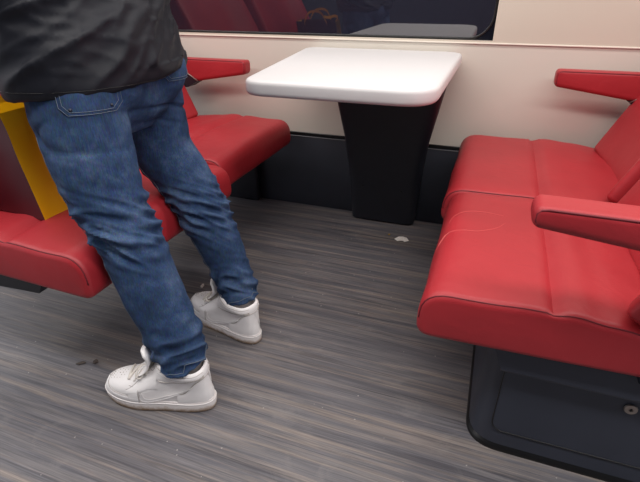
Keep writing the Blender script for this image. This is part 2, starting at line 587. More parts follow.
def make_seat(label, sgn, xf, y0, y1, zb, aisle_arm=None, wall_arm=None, kdepth=1.0, seam=0.24, base=0.462, wing=0.068, hinge=0.0, scuffs=()):
    """sgn=+1: the sitter faces -x; xf = x of the front edge"""
    t = thing('train_seat', label, 'seat', (xf + sgn * 0.2, (y0 + y1) / 2, 0), 0, 'red leather seats around the table')
    ox, oy = t.location.x, t.location.y
    def loc(bm):
        bmesh.ops.translate(bm, verts=bm.verts[:], vec=(-ox, -oy, 0))
        return bm
    bm = bmesh.new()
    sh = cushion_shape(y0 * 3 + sgn, kdepth, seam)
    extrude_profile(bm, CUSH, y0, y1, 0.017, sh)
    for v in bm.verts:
        v.co = V((xf + sgn * v.co.x, v.co.y, zb + v.co.z))
    cu = obj('seat_cushion', loc(bm), M['leather'], t, True, 50)
    if scuffs:
        sb = bmesh.new(); sb.from_mesh(cu.data)
        sv = BVHTree.FromBMesh(sb); sb.free()
        for line, r in scuffs:
            pts = []
            for p in catmull([(q[0], q[1], 0) for q in line], 6):
                q, n, fi, d = sv.ray_cast(V((p.x - ox, p.y - oy, 1.0)), V((0, 0, -1)))
                if q is not None: pts.append(q + n * (0.0004 - r * 0.55))
            bm = bmesh.new()
            if len(pts) > 3:
                add_tube(bm, pts, [r * (0.35 + 0.65 * math.sin(PI * (k + 0.5) / len(pts))) for k in range(len(pts))], 6)
                obj('scuff_line', bm, M['scuff'], cu)
    # stitched seam around the side face of the cushion
    bm = bmesh.new()
    for yy, f in ((y0 + 0.006, 0.01),):
        pr = offset_profile(CUSH, 0.0045)
        pts = []
        for s, z in pr[len(pr) // 3:]:
            if z > 0.004 and s < 0.48 and not (z < 0.03 and s > 0.02):
                q = sh(s, z, f)
                pts.append(V((xf + sgn * q[0], yy, zb + q[1])))
        add_tube(bm, pts, 0.0018, 5)
    st = obj('piping', loc(bm), M['stitch'], cu)
    # backrest, reclined
    bm = bmesh.new()
    yb0, yb1 = y0 + 0.006, y1 - 0.034
    def bshape(s, z, y):
        k = sstep(0.06, 0.0, s)
        side = (wing * sstep(0.30, 0.03, y) + 0.022 * sstep(0.6, 1.0, y)) * k
        seam = 0.005 * math.exp(-((z - 0.23) / 0.008) ** 2) * sstep(0.05, 0.0, s)
        return (s - side + seam, z)
    extrude_profile(bm, BACK, yb0, yb1, 0.02, bshape)
    rec = math.radians(23)
    for v in bm.verts:
        s, z = v.co.x, v.co.z
        v.co = V((xf + sgn * (base + s * math.cos(rec) + z * math.sin(rec)), v.co.y, zb + 0.095 + z * math.cos(rec) - s * math.sin(rec)))
    ba = obj('backrest', loc(bm), M['leather'], t, True, 50)
    # dark shell behind the cushion
    bm = bmesh.new()
    add_box(bm, 0, 0.03, yb0 + 0.005, yb1 - 0.005, -0.09, 0.63, 0.01, 2)
    for v in bm.verts:
        s, z = v.co.x + 0.078, v.co.z
        v.co = V((xf + sgn * (base + s * math.cos(rec) + z * math.sin(rec)), v.co.y, zb + 0.095 + z * math.cos(rec) - s * math.sin(rec)))
    obj('back_shell', loc(bm), M['black'], t, True, 40)
    # dark frame under the cushion
    bm = bmesh.new()
    add_box(bm, min(xf + sgn * 0.17, xf + sgn * 0.44), max(xf + sgn * 0.17, xf + sgn * 0.44), y0 + 0.085, y1 - 0.03, zb - 0.028, zb + 0.001, 0.004, 2)
    if sgn > 0: obj('seat_frame', loc(bm), M['navy'], t, True, 40)
    bm = bmesh.new()
    hx = [(base - 0.055, -0.015), (base + 0.06, -0.015), (base + 0.10, 0.12), (base - 0.015, 0.10), (base - 0.045, 0.05)]
    loft(bm, [[V((xf + sgn * (q[0] + hinge), yy, zb + q[1])) for q in hx] for yy in (y0 + 0.012, y0 + 0.03)])
    obj('hinge_plate', loc(bm), M['navy'], t, False)
    def arm(bm, name='armrest'):
        a = obj(name, loc(bm), M['leather'], t, True, 60)
        return a
    def arm_edge(xt, xe, ya, zt, h):
        return [(xe, ya + 0.0024, zt - 0.0034), (xt + sgn * 0.020, ya + 0.0024, zt - 0.0034), (xt + sgn * 0.011, ya + 0.0028, zt - 0.0055),
                (xt + sgn * 0.0062, ya + 0.0045, zt - 0.012), (xt + sgn * 0.0062, ya + 0.0045, zt - h + 0.012), (xt + sgn * 0.012, ya + 0.004, zt - h + 0.006)]
    def edge_lines(pts_list, parent):
        bm = bmesh.new()
        for pts in pts_list:
            add_tube(bm, pts, 0.0021, 6)
        obj('piping', loc(bm), M['stitch'], parent)
    if wall_arm:
        xt, xe, ya, yb, zt, h0, h1 = wall_arm
        a = arm(armrest_bm(sgn, xt, xe, ya, yb, zt, h0, h1))
        edge_lines([arm_edge(xt, xe, ya, zt, h0)], a)
        bm = bmesh.new()
        xb = xt + sgn * 0.245
        pr = [(0.0, -0.094), (0.065, -0.052), (0.20, -0.052), (0.22, -0.14), (0.06, -0.125)]
        loft(bm, [[V((xb + sgn * s, yy, zt + z)) for s, z in pr] for yy in (ya - 0.003, yb - 0.005)])
        br = obj('armrest_bracket', loc(bm), M['black'], t, False)
        bm = bmesh.new()
        add_tube(bm, [(xb, ya - 0.004, zt - 0.094), (xb + sgn * 0.065, ya - 0.004, zt - 0.052)], 0.0022, 5)
        obj('bracket_edge', loc(bm), M['chrome'], br)
    if aisle_arm:
        xt, xe, ya, yb, zt, h0, h1 = aisle_arm
        a = arm(armrest_bm(sgn, xt, xe, ya, yb, zt, h0, h1, 0.0))
        edge_lines([arm_edge(xt, xe, ya, zt, h0)], a)
    return t

ZB = 0.335
make_seat('red leather seat nearest the camera on the right, above the dark locker, armrest lowered', 1, -0.073, 0.765, 1.315, ZB,
          aisle_arm=(0.086, 0.56, 0.685, 0.748, 0.679, 0.036, 0.085), kdepth=0.72, seam=0.247, base=0.418, wing=0.072, hinge=0.05,
          scuffs=(([(-0.05, 1.089), (-0.042, 1.121), (-0.021, 1.148), (0.002, 1.163), (0.029, 1.17), (0.056, 1.167), (0.079, 1.16)], 0.0010),
                  ([(-0.058, 0.984), (-0.053, 1.011), (-0.044, 1.028), (-0.012, 1.037), (0.02, 1.042), (0.044, 1.059), (0.065, 1.08), (0.084, 1.118)], 0.0010),
                  ([(-0.066, 0.975), (-0.060, 0.998), (-0.052, 1.018), (-0.044, 1.026)], 0.0022)))
make_seat('red leather seat by the wall right of the white table, under a wall-side armrest', 1, -0.090, 1.322, 1.945, ZB,
          wall_arm=(0.203, 0.66, 1.885, 1.95, 0.707, 0.056, 0.118), kdepth=1.05, seam=0.268, base=0.492, wing=0.075)
make_seat('red leather seat in the left foreground carrying the maroon and yellow shopping bag', -1, -0.785, 0.63, 1.285, ZB)
make_seat('red leather seat by the wall left of the white table, its armrest under the window', -1, -0.835, 1.31, 1.92, ZB,
          wall_arm=(-1.035, -1.50, 1.885, 1.95, 0.687, 0.056, 0.130), base=0.475)

# pedestal locker under the right-hand pair of seats
ped = thing('seat_pedestal', 'dark metal locker pedestal under the right-hand red seats', 'pedestal', (0.5, 1.3, 0))
def rel(bm, t):
    bmesh.ops.translate(bm, verts=bm.verts[:], vec=(-t.location.x, -t.location.y, -t.location.z))
    return bm
PY, PX = 0.82, 0.075
def plan(x0, x1, y0, y1, r, seg=6):
    return rounded_poly([(x0, y0), (x1, y0), (x1, y1), (x0, y1)], [r] * 4, seg)
bm = bmesh.new()
loft(bm, [[V((x, y, z)) for x, y in plan(PX + i, 0.95 - i, PY + i, 1.78 - i, 0.075, 10)] for z, i in ((0.018, 0.0), (0.16, 0.004), (0.305, 0.006))])
body_p = obj('pedestal_body', rel(bm, ped), M['navy'], ped, True, 40)
bm = bmesh.new()
loft(bm, [[V((x, y, z)) for x, y in plan(PX - i, 0.95 + i, PY - i, 1.78 + i, 0.078, 10)] for z, i in ((0.0, 0.005), (0.008, 0.005), (0.012, 0.003), (0.019, -0.002))])
obj('base_trim', rel(bm, ped), M['rubber'], ped, True, 40)
# door panel with thin gap
bm = bmesh.new()
D0 = rrect(0.122, 0.70, 0.064, 0.285, 0.026, 8)
loft(bm, [[V((x, PY - 0.0005 + 0.004, z)) for x, z in D0], [V((x, PY - 0.0005, z)) for x, z in D0]])
door = obj('locker_door', rel(bm, ped), M['navy'], ped, True, 30)
bm = bmesh.new()
add_tube(bm, [(x, PY - 0.0005, z) for x, z in rrect(0.1205, 0.7015, 0.0625, 0.2865, 0.0275, 8)], 0.0016, 6, closed=True)
obj('door_gap', rel(bm, ped), M['rubber'], door)
bm = bmesh.new()
lk = [(0.0, 0.0), (0.0115, 0.0), (0.0125, 0.0015), (0.0115, 0.004), (0.004, 0.005), (0.0035, 0.003), (0.0, 0.003)]
rings = [[V((0.362 + r * math.cos(2 * PI * k / 24), PY - 0.001 - h, 0.221 + r * math.sin(2 * PI * k / 24))) for k in range(24)] for r, h in lk if r > 0]
loft(bm, rings)
lock = obj('lock', rel(bm, ped), M['chrome'], door, True, 40)
bm = bmesh.new(); add_box(bm, 0.3605, 0.3635, PY - 0.0065, PY - 0.004, 0.2165, 0.2255, 0.0006, 1)
obj('keyhole', rel(bm, ped), M['rubber'], door)
# slanted support lip under the cushion
bm = bmesh.new()
pr = [(0.796, 0.325), (0.792, 0.268), (0.795, 0.262), (PY + 0.01, 0.258), (PY + 0.01, 0.325)]
loft(bm, [[V((x + (0.024 if (z < 0.28) else 0) * e, y, z)) for y, z in pr] for x, e in ((0.085, 1), (0.62, 0))])
obj('support_lip', rel(bm, ped), M['navy'], ped, False)

# wall bracket carrying the left-hand seats
brk = thing('seat_bracket', 'black cantilever bracket fixed to the wall under the left-hand red seats', 'bracket', (-1.2, 1.9, 0))
bm = bmesh.new(); add_box(bm, -1.5, -1.045, 1.945, 1.99, 0.0, 0.30, 0.012, 3)
obj('wall_plate', rel(bm, brk), M['black'], brk, True, 40)
bm = bmesh.new()
prf = [(-0.985, 0.316), (-0.985, 0.308), (-1.0, 0.285), (-1.20, 0.272), (-1.20, 0.316)]
loft(bm, [[V((x, y, z)) for x, z in prf] for y in (0.66, 1.96)])
obj('beam', rel(bm, brk), M['black'], brk, True, 30)

# ------------------------------------------------------------------ table
tab = thing('dining_table', 'white rounded table with tapered black pedestal fixed under the window', 'table', (-0.4, 1.75, 0))
TOP = rounded_poly([(-0.650, 1.150), (-0.126, 1.153), (-0.128, 1.990), (-0.778, 1.990)], [0.075, 0.10, 0.08, 0.06], 10)
bm = bmesh.new()
def inset(poly, d):
    return offset_profile(poly, d)
lay = [(0.703, 0.012), (0.705, 0.006), (0.710, 0.001), (0.716, 0.0), (0.734, 0.0), (0.740, 0.002), (0.7438, 0.006), (0.745, 0.012)]
rings = [[V((x, y, z)) for x, y in inset(TOP, d)] for z, d in lay]
loft(bm, rings)
obj('tabletop', rel(bm, tab), M['white_top'], tab, True, 60)
bm = bmesh.new()
secs = [(0.0, -0.520, -0.268, 1.930, 0.10, 0.0), (0.008, -0.540, -0.246, 1.914, 0.10, 0.0), (0.10, -0.550, -0.231, 1.900, 0.085, 0.005), (0.25, -0.556, -0.216, 1.852, 0.065, 0.02),
        (0.42, -0.563, -0.190, 1.785, 0.05, 0.055), (0.60, -0.574, -0.150, 1.70, 0.045, 0.09), (0.702, -0.580, -0.128, 1.655, 0.045, 0.105)]
rings = []
for z, xa, xb, yf, rr_, tp in secs:
    rings.append([V((x, y, z)) for x, y in rounded_poly([(xa, yf), (xb, yf), (xb - tp, 1.986), (xa + tp, 1.986)], [rr_, rr_, 0.004, 0.004], 8)])
loft(bm, rings)
pbv = BVHTree.FromBMesh(bm)
pl = obj('pedestal_leg', rel(bm, tab), M['black'], tab, True, 50)
for sx, sz in ((-0.478, 0.190), (-0.306, 0.183)):
    bm = bmesh.new()
    q, n, fi, d = pbv.ray_cast(V((sx, 1.0, sz)), V((0, 1, 0)))
    loft(bm, [[V((sx + r * math.cos(2 * PI * k / 12), q.y - h, sz + r * math.sin(2 * PI * k / 12))) for k in range(12)] for r, h in ((0.005, -0.004), (0.005, 0.002), (0.003, 0.003))])
    obj('screw', rel(bm, tab), M['rubber'], tab)

# ------------------------------------------------------------------ shopping bag on the left seat
bag = thing('shopping_bag', 'maroon paper shopping bag with yellow side gusset and yellow handles, on the left seat', 'bag', (-1.003, 0.74, 0.452), math.radians(-4))
BW, BD, BH, LEAN = 0.27, 0.115, 0.262, 0.045
def bag_pt(u, v, w):      # u along -x, v along +y, w up (0..1)
    return V((-u * BW - LEAN * w, v * BD, w * BH))
def sheet(fn, nu, nw, thick=0.0012):
    bm = bmesh.new()
    g = [[bm.verts.new(fn(i / nu, j / nw)) for j in range(nw + 1)] for i in range(nu + 1)]
    for i in range(nu):
        for j in range(nw):
            bm.faces.new((g[i][j], g[i + 1][j], g[i + 1][j + 1], g[i][j + 1]))
    return bm
def wob(u, w, s):
    return 0.006 * w * noise.noise(V((u * 3, w * 3, s)))
bm = sheet(lambda u, w: bag_pt(u, 0, w) + V((0, wob(u, w, 1) - 0.006 * math.sin(u * PI) * math.sin(w * PI), 0)), 14, 14)
obj('front_panel', bm, M['bag_front'], bag)
bm = sheet(lambda u, w: bag_pt(u, 1, w) + V((0, wob(u, w, 4), 0)), 14, 14)
bp_ = obj('back_panel', bm, M['bag_front'], bag)
bm = sheet(lambda u, w: bag_pt(0.02 + 0.96 * u, 0.985, 0.02 + 0.97 * w) + V((0, wob(u, w, 4), 0)), 14, 14)
obj('inner_lining', bm, M['bag_side'], bp_)
def gus(u0, s):
    def f(v, w):
        fold = s * 0.010 * w * (1 - abs(2 * v - 1))
        return bag_pt(u0, v, w) + V((fold, wob(0 if u0 == 0 else 1, w, 1) * (1 - v) + wob(u0, w, 4) * v, 0))
    return f
obj('side_gusset', sheet(gus(0, -1), 10, 14), M['bag_side'], bag)
obj('side_gusset', sheet(gus(1, 1), 10, 14), M['bag_side'], bag)
bm = bmesh.new(); bm.faces.new([bm.verts.new(bag_pt(u, v, 0.004)) for u, v in ((0, 0), (1, 0), (1, 1), (0, 1))])
obj('bottom_panel', bm, M['bag_front'], bag)
for v0, lean in ((0.0, -0.02), (1.0, 0.01)):
    bm = bmesh.new()
    pts = catmull([bag_pt(0.22, v0, 0.93), bag_pt(0.23, v0, 1.0) + V((0, lean * 0.3, 0.0)), bag_pt(0.34, v0, 1.0) + V((0, lean, 0.05)), bag_pt(0.5, v0, 1.0) + V((0, lean * 1.3, 0.062)),
                   bag_pt(0.66, v0, 1.0) + V((0, lean, 0.05)), bag_pt(0.77, v0, 1.0) + V((0, lean * 0.3, 0)), bag_pt(0.78, v0, 0.93)], 6)
    rings = [[p + V((0, -0.0015, 0.007)), p + V((0, 0.0015, 0.007)), p + V((0, 0.0015, -0.007)), p + V((0, -0.0015, -0.007))] for p in pts]
    loft(bm, rings)
    obj('handle', bm, M['ribbon'], bag, True, 40)
# ribbon tie hanging at the gusset edge
bm = bmesh.new()
pts = catmull([bag_pt(0.02, 0.75, 0.99), bag_pt(0.0, 0.8, 1.0) + V((0.012, 0, 0.022)), bag_pt(0.06, 0.7, 1.0) + V((0, 0, 0.03)), bag_pt(0.22, 0.45, 1.0) + V((0, 0, 0.018)), bag_pt(0.4, 0.2, 1.0) + V((0, 0, 0.02))], 6)
loft(bm, [[p + V((0, -0.0012, 0.008)), p + V((0, 0.0012, 0.008)), p + V((0, 0.0012, -0.008)), p + V((0, -0.0012, -0.008))] for p in pts])
obj('ribbon_tie', bm, M['ribbon'], bag, True, 40)

# ------------------------------------------------------------------ the standing person
per = thing('person', 'person seen from behind in black jacket, blue jeans and white high-top sneakers, standing', 'person', (-0.70, 0.86, 0))
PO = per.location.copy()

NEAR = [((-0.812, 0.770, 0.800), 0.104), ((-0.806, 0.745, 0.733), 0.100), ((-0.792, 0.735, 0.66), 0.094), ((-0.780, 0.730, 0.594), 0.087), ((-0.760, 0.727, 0.526), 0.080),
        ((-0.730, 0.725, 0.456), 0.073), ((-0.708, 0.722, 0.38), 0.073), ((-0.685, 0.720, 0.301), 0.072), ((-0.655, 0.717, 0.219), 0.066), ((-0.642, 0.713, 0.168), 0.064), ((-0.627, 0.713, 0.126), 0.066)]
FAR = [((-0.845, 0.985, 0.800), 0.100), ((-0.845, 1.000, 0.744), 0.096), ((-0.843, 1.010, 0.653), 0.090), ((-0.832, 1.015, 0.571), 0.084), ((-0.785, 1.020, 0.50), 0.079),
       ((-0.760, 1.020, 0.461), 0.077), ((-0.734, 1.020, 0.402), 0.075), ((-0.693, 1.020, 0.311), 0.068), ((-0.660, 1.020, 0.214), 0.061), ((-0.645, 1.018, 0.160), 0.058), ((-0.633, 1.016, 0.120), 0.060)]

def leg_at(leg, z):
    for (p, r), (q, s) in zip(leg[:-1], leg[1:]):
        if p[2] >= z >= q[2]:
            t = (p[2] - z) / (p[2] - q[2])
            return V(p).lerp(V(q), t), r + (s - r) * t
    return (V(leg[0][0]), leg[0][1]) if z > leg[0][0][2] else (V(leg[-1][0]), leg[-1][1])

# jeans: two legs and the seat, fused and wrinkled
bm = bmesh.new()
for leg in (NEAR, FAR):
    chain(bm, [p for p, r in leg], [(r, r * 0.97) for p, r in leg], 28, 4)
chain(bm, [(-0.832, 0.872, 0.665), (-0.832, 0.872, 0.73), (-0.835, 0.872, 0.83), (-0.838, 0.872, 0.93), (-0.84, 0.872, 0.98)],
      [(0.06, 0.10), (0.115, 0.19), (0.120, 0.195), (0.112, 0.18), (0.108, 0.17)], 32, 5)
# buttocks
for yy in (0.80, 0.955):
    bmesh.ops.create_uvsphere(bm, u_segments=20, v_segments=14, radius=0.088, matrix=Matrix.Translation((-0.782, yy, 0.795)))
jb = evaluated_mesh(bm, [('REMESH', {'mode': 'VOXEL', 'voxel_size': 0.005}), ('SMOOTH', {'factor': 0.5, 'iterations': 12})])
jb.normal_update()
def ridged(x):
    return 1 - abs(2 * (x - math.floor(x)) - 1) * 1.0
def wrinkle(p):
    near = p.y < 0.872
    c, r = leg_at(NEAR if near else FAR, p.z)
    ang = math.atan2(p.y - c.y, p.x - c.x)     # 0 = back (+x), pi = front, -pi/2 = near camera side for the near leg
    wv = noise.noise(V((p.x * 9, p.y * 9, p.z * 6 + (0 if near else 5))))
    sd = 3.0 if near else 9.0
    def rn(u, v, k):
        return 1 - min(1.0, 2.4 * abs(noise.noise(V((u, v, k + sd)))))
    ca, sa = math.cos(ang), math.sin(ang)
    d = 0.0
    # bunched behind and beside the knee
    kz = 0.50 if near else 0.42
    e = math.exp(-((p.z - kz) / 0.065) ** 2)
    zz = p.z + 0.030 * math.cos(ang - 0.8) + 0.012 * wv
    d += e * (0.015 * (rn(ca * 0.8, zz * 30 + sa, 1.0) ** 1.6 - 0.35) + 0.005 * math.sin(2 * PI * zz / 0.034))
    # stacked above the shoe
    e = math.exp(-((p.z - 0.185) / 0.06) ** 2)
    zz = p.z - 0.028 * math.cos(ang + 0.7) + 0.02 * wv
    d += e * (0.013 * (rn(ca * 1.1, zz * 24 + 0.7 * sa, 4.0) ** 1.5 - 0.4) + 0.004 * math.sin(2 * PI * zz / 0.05))
    # pulled lines below the seat
    e = math.exp(-((p.z - 0.70) / 0.035) ** 2)
    d -= e * 0.010 * rn(ca * 0.5 + 2, (p.z + 0.03 * math.sin(ang + 0.4)) * 17, 6.0) ** 3
    # long soft creases
    d += 0.003 * noise.noise(V((p.x * 12, p.y * 12, p.z * 4)))
    d += 0.0015 * noise.noise(V((p.x * 34 + p.z * 20, p.y * 34, p.z * 26)))
    return d
mv = [(v, v.normal.copy(), wrinkle(v.co)) for v in jb.verts]
for v, nrm, d in mv:
    v.co += nrm * d
bmesh.ops.translate(jb, verts=jb.verts[:], vec=-PO)
jeans = obj('jeans', jb, M['denim'], per)
tb = bmesh.new(); tb.from_mesh(jeans.data)
JT = BVHTree.FromBMesh(tb)
tb.free()
def snap(p, off=0.001):
    q, n, i, d = JT.find_nearest(V(p) - PO)
    return q + n * off
def shoot(o, d, off=0.001):
    q, n, i, dist = JT.ray_cast(V(o) - PO, V(d).normalized())
    return None if q is None else q + n * off
# hem stitching
for leg, zc in ((NEAR, 0.142), (FAR, 0.136)):
    bm = bmesh.new()
    c, r = leg_at(leg, zc)
    add_tube(bm, [snap((c.x + math.cos(2 * PI * k / 48) * r * 1.15, c.y + math.sin(2 * PI * k / 48) * r * 1.15, zc + 0.024 * math.cos(2 * PI * k / 48)), 0.0003) for k in range(48)], 0.0008, 5, closed=True)
    obj('hem_stitching', bm, M['thread'], jeans)
# back pockets: outline stitching laid on the cloth
BV = V((-0.72, 0.69, 0)).normalized()
def pocket(center, uvec, label=None):
    u = V(uvec).normalized()
    pts2 = [(-0.056, 0.075), (-0.055, 0.000), (-0.042, -0.014), (0.042, -0.016), (0.056, -0.002), (0.058, 0.075)]
    dirn = V((0, 0, 1)).cross(u)
    if dirn.dot(BV) < 0: dirn = -dirn
    def at(a, c, off):
        o = V(center) + u * a + V((0, 0, c)) - dirn * 0.3
        return shoot(o, dirn, off)
    bm = bmesh.new()
    g = []
    for i in range(13):
        row = []
        for j in range(9):
            a = -0.056 + 0.112 * i / 12
            lo = -0.014 if abs(a) < 0.042 else -0.014 + (abs(a) - 0.042)
            p = at(a, lo + (0.075 - lo) * j / 8, 0.0022)
            row.append(bm.verts.new(p) if p is not None else None)
        g.append(row)
    for i in range(12):
        for j in range(8):
            q = (g[i][j], g[i + 1][j], g[i + 1][j + 1], g[i][j + 1])
            if all(q): bm.faces.new(q)
    po = obj('pocket', bm, M['denim'], jeans)
    for scale in (1.0, 0.88):
        bm = bmesh.new()
        line = []
        for (a0, c0), (a1, c1) in zip(pts2[:-1], pts2[1:]):
            for k in range(8):
                t = k / 8
                p = at((a0 + (a1 - a0) * t) * scale, (c0 + (c1 - c0) * t - 0.03) * scale + 0.03, 0.003)
                if p is not None: line.append(p)
        if len(line) > 3: add_tube(bm, line, 0.0005, 5)
        obj('pocket_stitching', bm, M['thread'], jeans)
    return at
at1 = pocket((-0.780, 0.760, 0.764), (0.74, 0.67, 0))
pocket((-0.705, 0.965, 0.79), (0.12, 0.99, 0))
for a in (-0.036, 0.036):
    bm = bmesh.new()
    p = at1(a, -0.004, 0.002)
    if p is not None:
        bmesh.ops.create_uvsphere(bm, u_segments=10, v_segments=6, radius=0.0035, matrix=Matrix.Translation(p) @ Matrix.Diagonal((1, 1, 1, 1)))
    if len(bm.verts): obj('rivet', bm, M['rivet'], jeans)
# side seam of the near leg and inseam of the far leg
def seam(leg, ang, z0, z1, wob_=0.0):
    pts = []
    for k in range(60):
        z = z0 + (z1 - z0) * k / 59
        c, r = leg_at(leg, z)
        a = ang + wob_ * (z - z0)
        pts.append(snap((c.x + math.cos(a) * r * 1.1, c.y + math.sin(a) * r * 1.1, z), 0.0006))
    return pts
bm = bmesh.new()
add_tube(bm, seam(NEAR, math.radians(-124), 0.70, 0.16), 0.0007, 5)
obj('seam_stitching', bm, M['thread'], jeans)
bm = bmesh.new()
add_tube(bm, seam(FAR, math.radians(-122), 0.60, 0.14), 0.0008, 5)
obj('seam_stitching', bm, M['thread'], jeans)

# sneakers ---------------------------------------------------------
def lerp_tab(tab, z):
    for (a, *x), (c, *y) in zip(tab[:-1], tab[1:]):
        if a <= z <= c:
            t = (z - a) / (c - a)
            t = t * t * (3 - 2 * t) if False else t
            return [p + (q - p) * t for p, q in zip(x, y)]
    return list(tab[0][1:]) if z < tab[0][0] else list(tab[-1][1:])
# level: z, heel x, toe x, half width at forefoot, half width at heel   (toe toward -x, ankle at x=0)
UP = [(0.026, 0.078, -0.205, 0.052, 0.040), (0.040, 0.078, -0.208, 0.052, 0.040), (0.054, 0.076, -0.201, 0.051, 0.040), (0.064, 0.074, -0.184, 0.049, 0.039),
      (0.072, 0.073, -0.157, 0.045, 0.0385), (0.081, 0.072, -0.128, 0.042, 0.038), (0.092, 0.071, -0.103, 0.040, 0.038), (0.104, 0.070, -0.083, 0.039, 0.039),
      (0.114, 0.070, -0.068, 0.040, 0.041), (0.126, 0.070, -0.058, 0.042, 0.043), (0.138, 0.068, -0.052, 0.043, 0.043), (0.143, 0.065, -0.048, 0.040, 0.040)]
def outline(xh, xt, wf, wh, n=56):
    L = xh - xt
    pts = []
    for k in range(n):
        a = 2 * PI * k / n
        c, s = math.cos(a), math.sin(a)
        u = 0.5 - 0.5 * (abs(c) ** 0.86) * (1 if c > 0 else -1)     # 0 heel .. 1 toe
        w = wh + (wf - wh) * sstep(0.2, 0.7, u)
        w *= 1 - 0.10 * math.exp(-((u - 0.42) / 0.16) ** 2) * min(1, L / 0.25)
        pts.append((xh - u * L, w * (abs(s) ** 0.78) * (1 if s > 0 else -1), u))
    return pts
def upper_y(x, z, side):
    xh, xt, wf, wh = lerp_tab(UP, z)
    u = (xh - x) / (xh - xt)
    u = max(0.0, min(1.0, u))
    c = abs(1 - 2 * u) ** (1 / 0.86)
    s = math.sqrt(max(0.0, 1 - c * c))
    w = wh + (wf - wh) * sstep(0.2, 0.7, u)
    w *= 1 - 0.10 * math.exp(-((u - 0.42) / 0.16) ** 2) * min(1, (xh - xt) / 0.25)
    return side * w * s ** 0.78

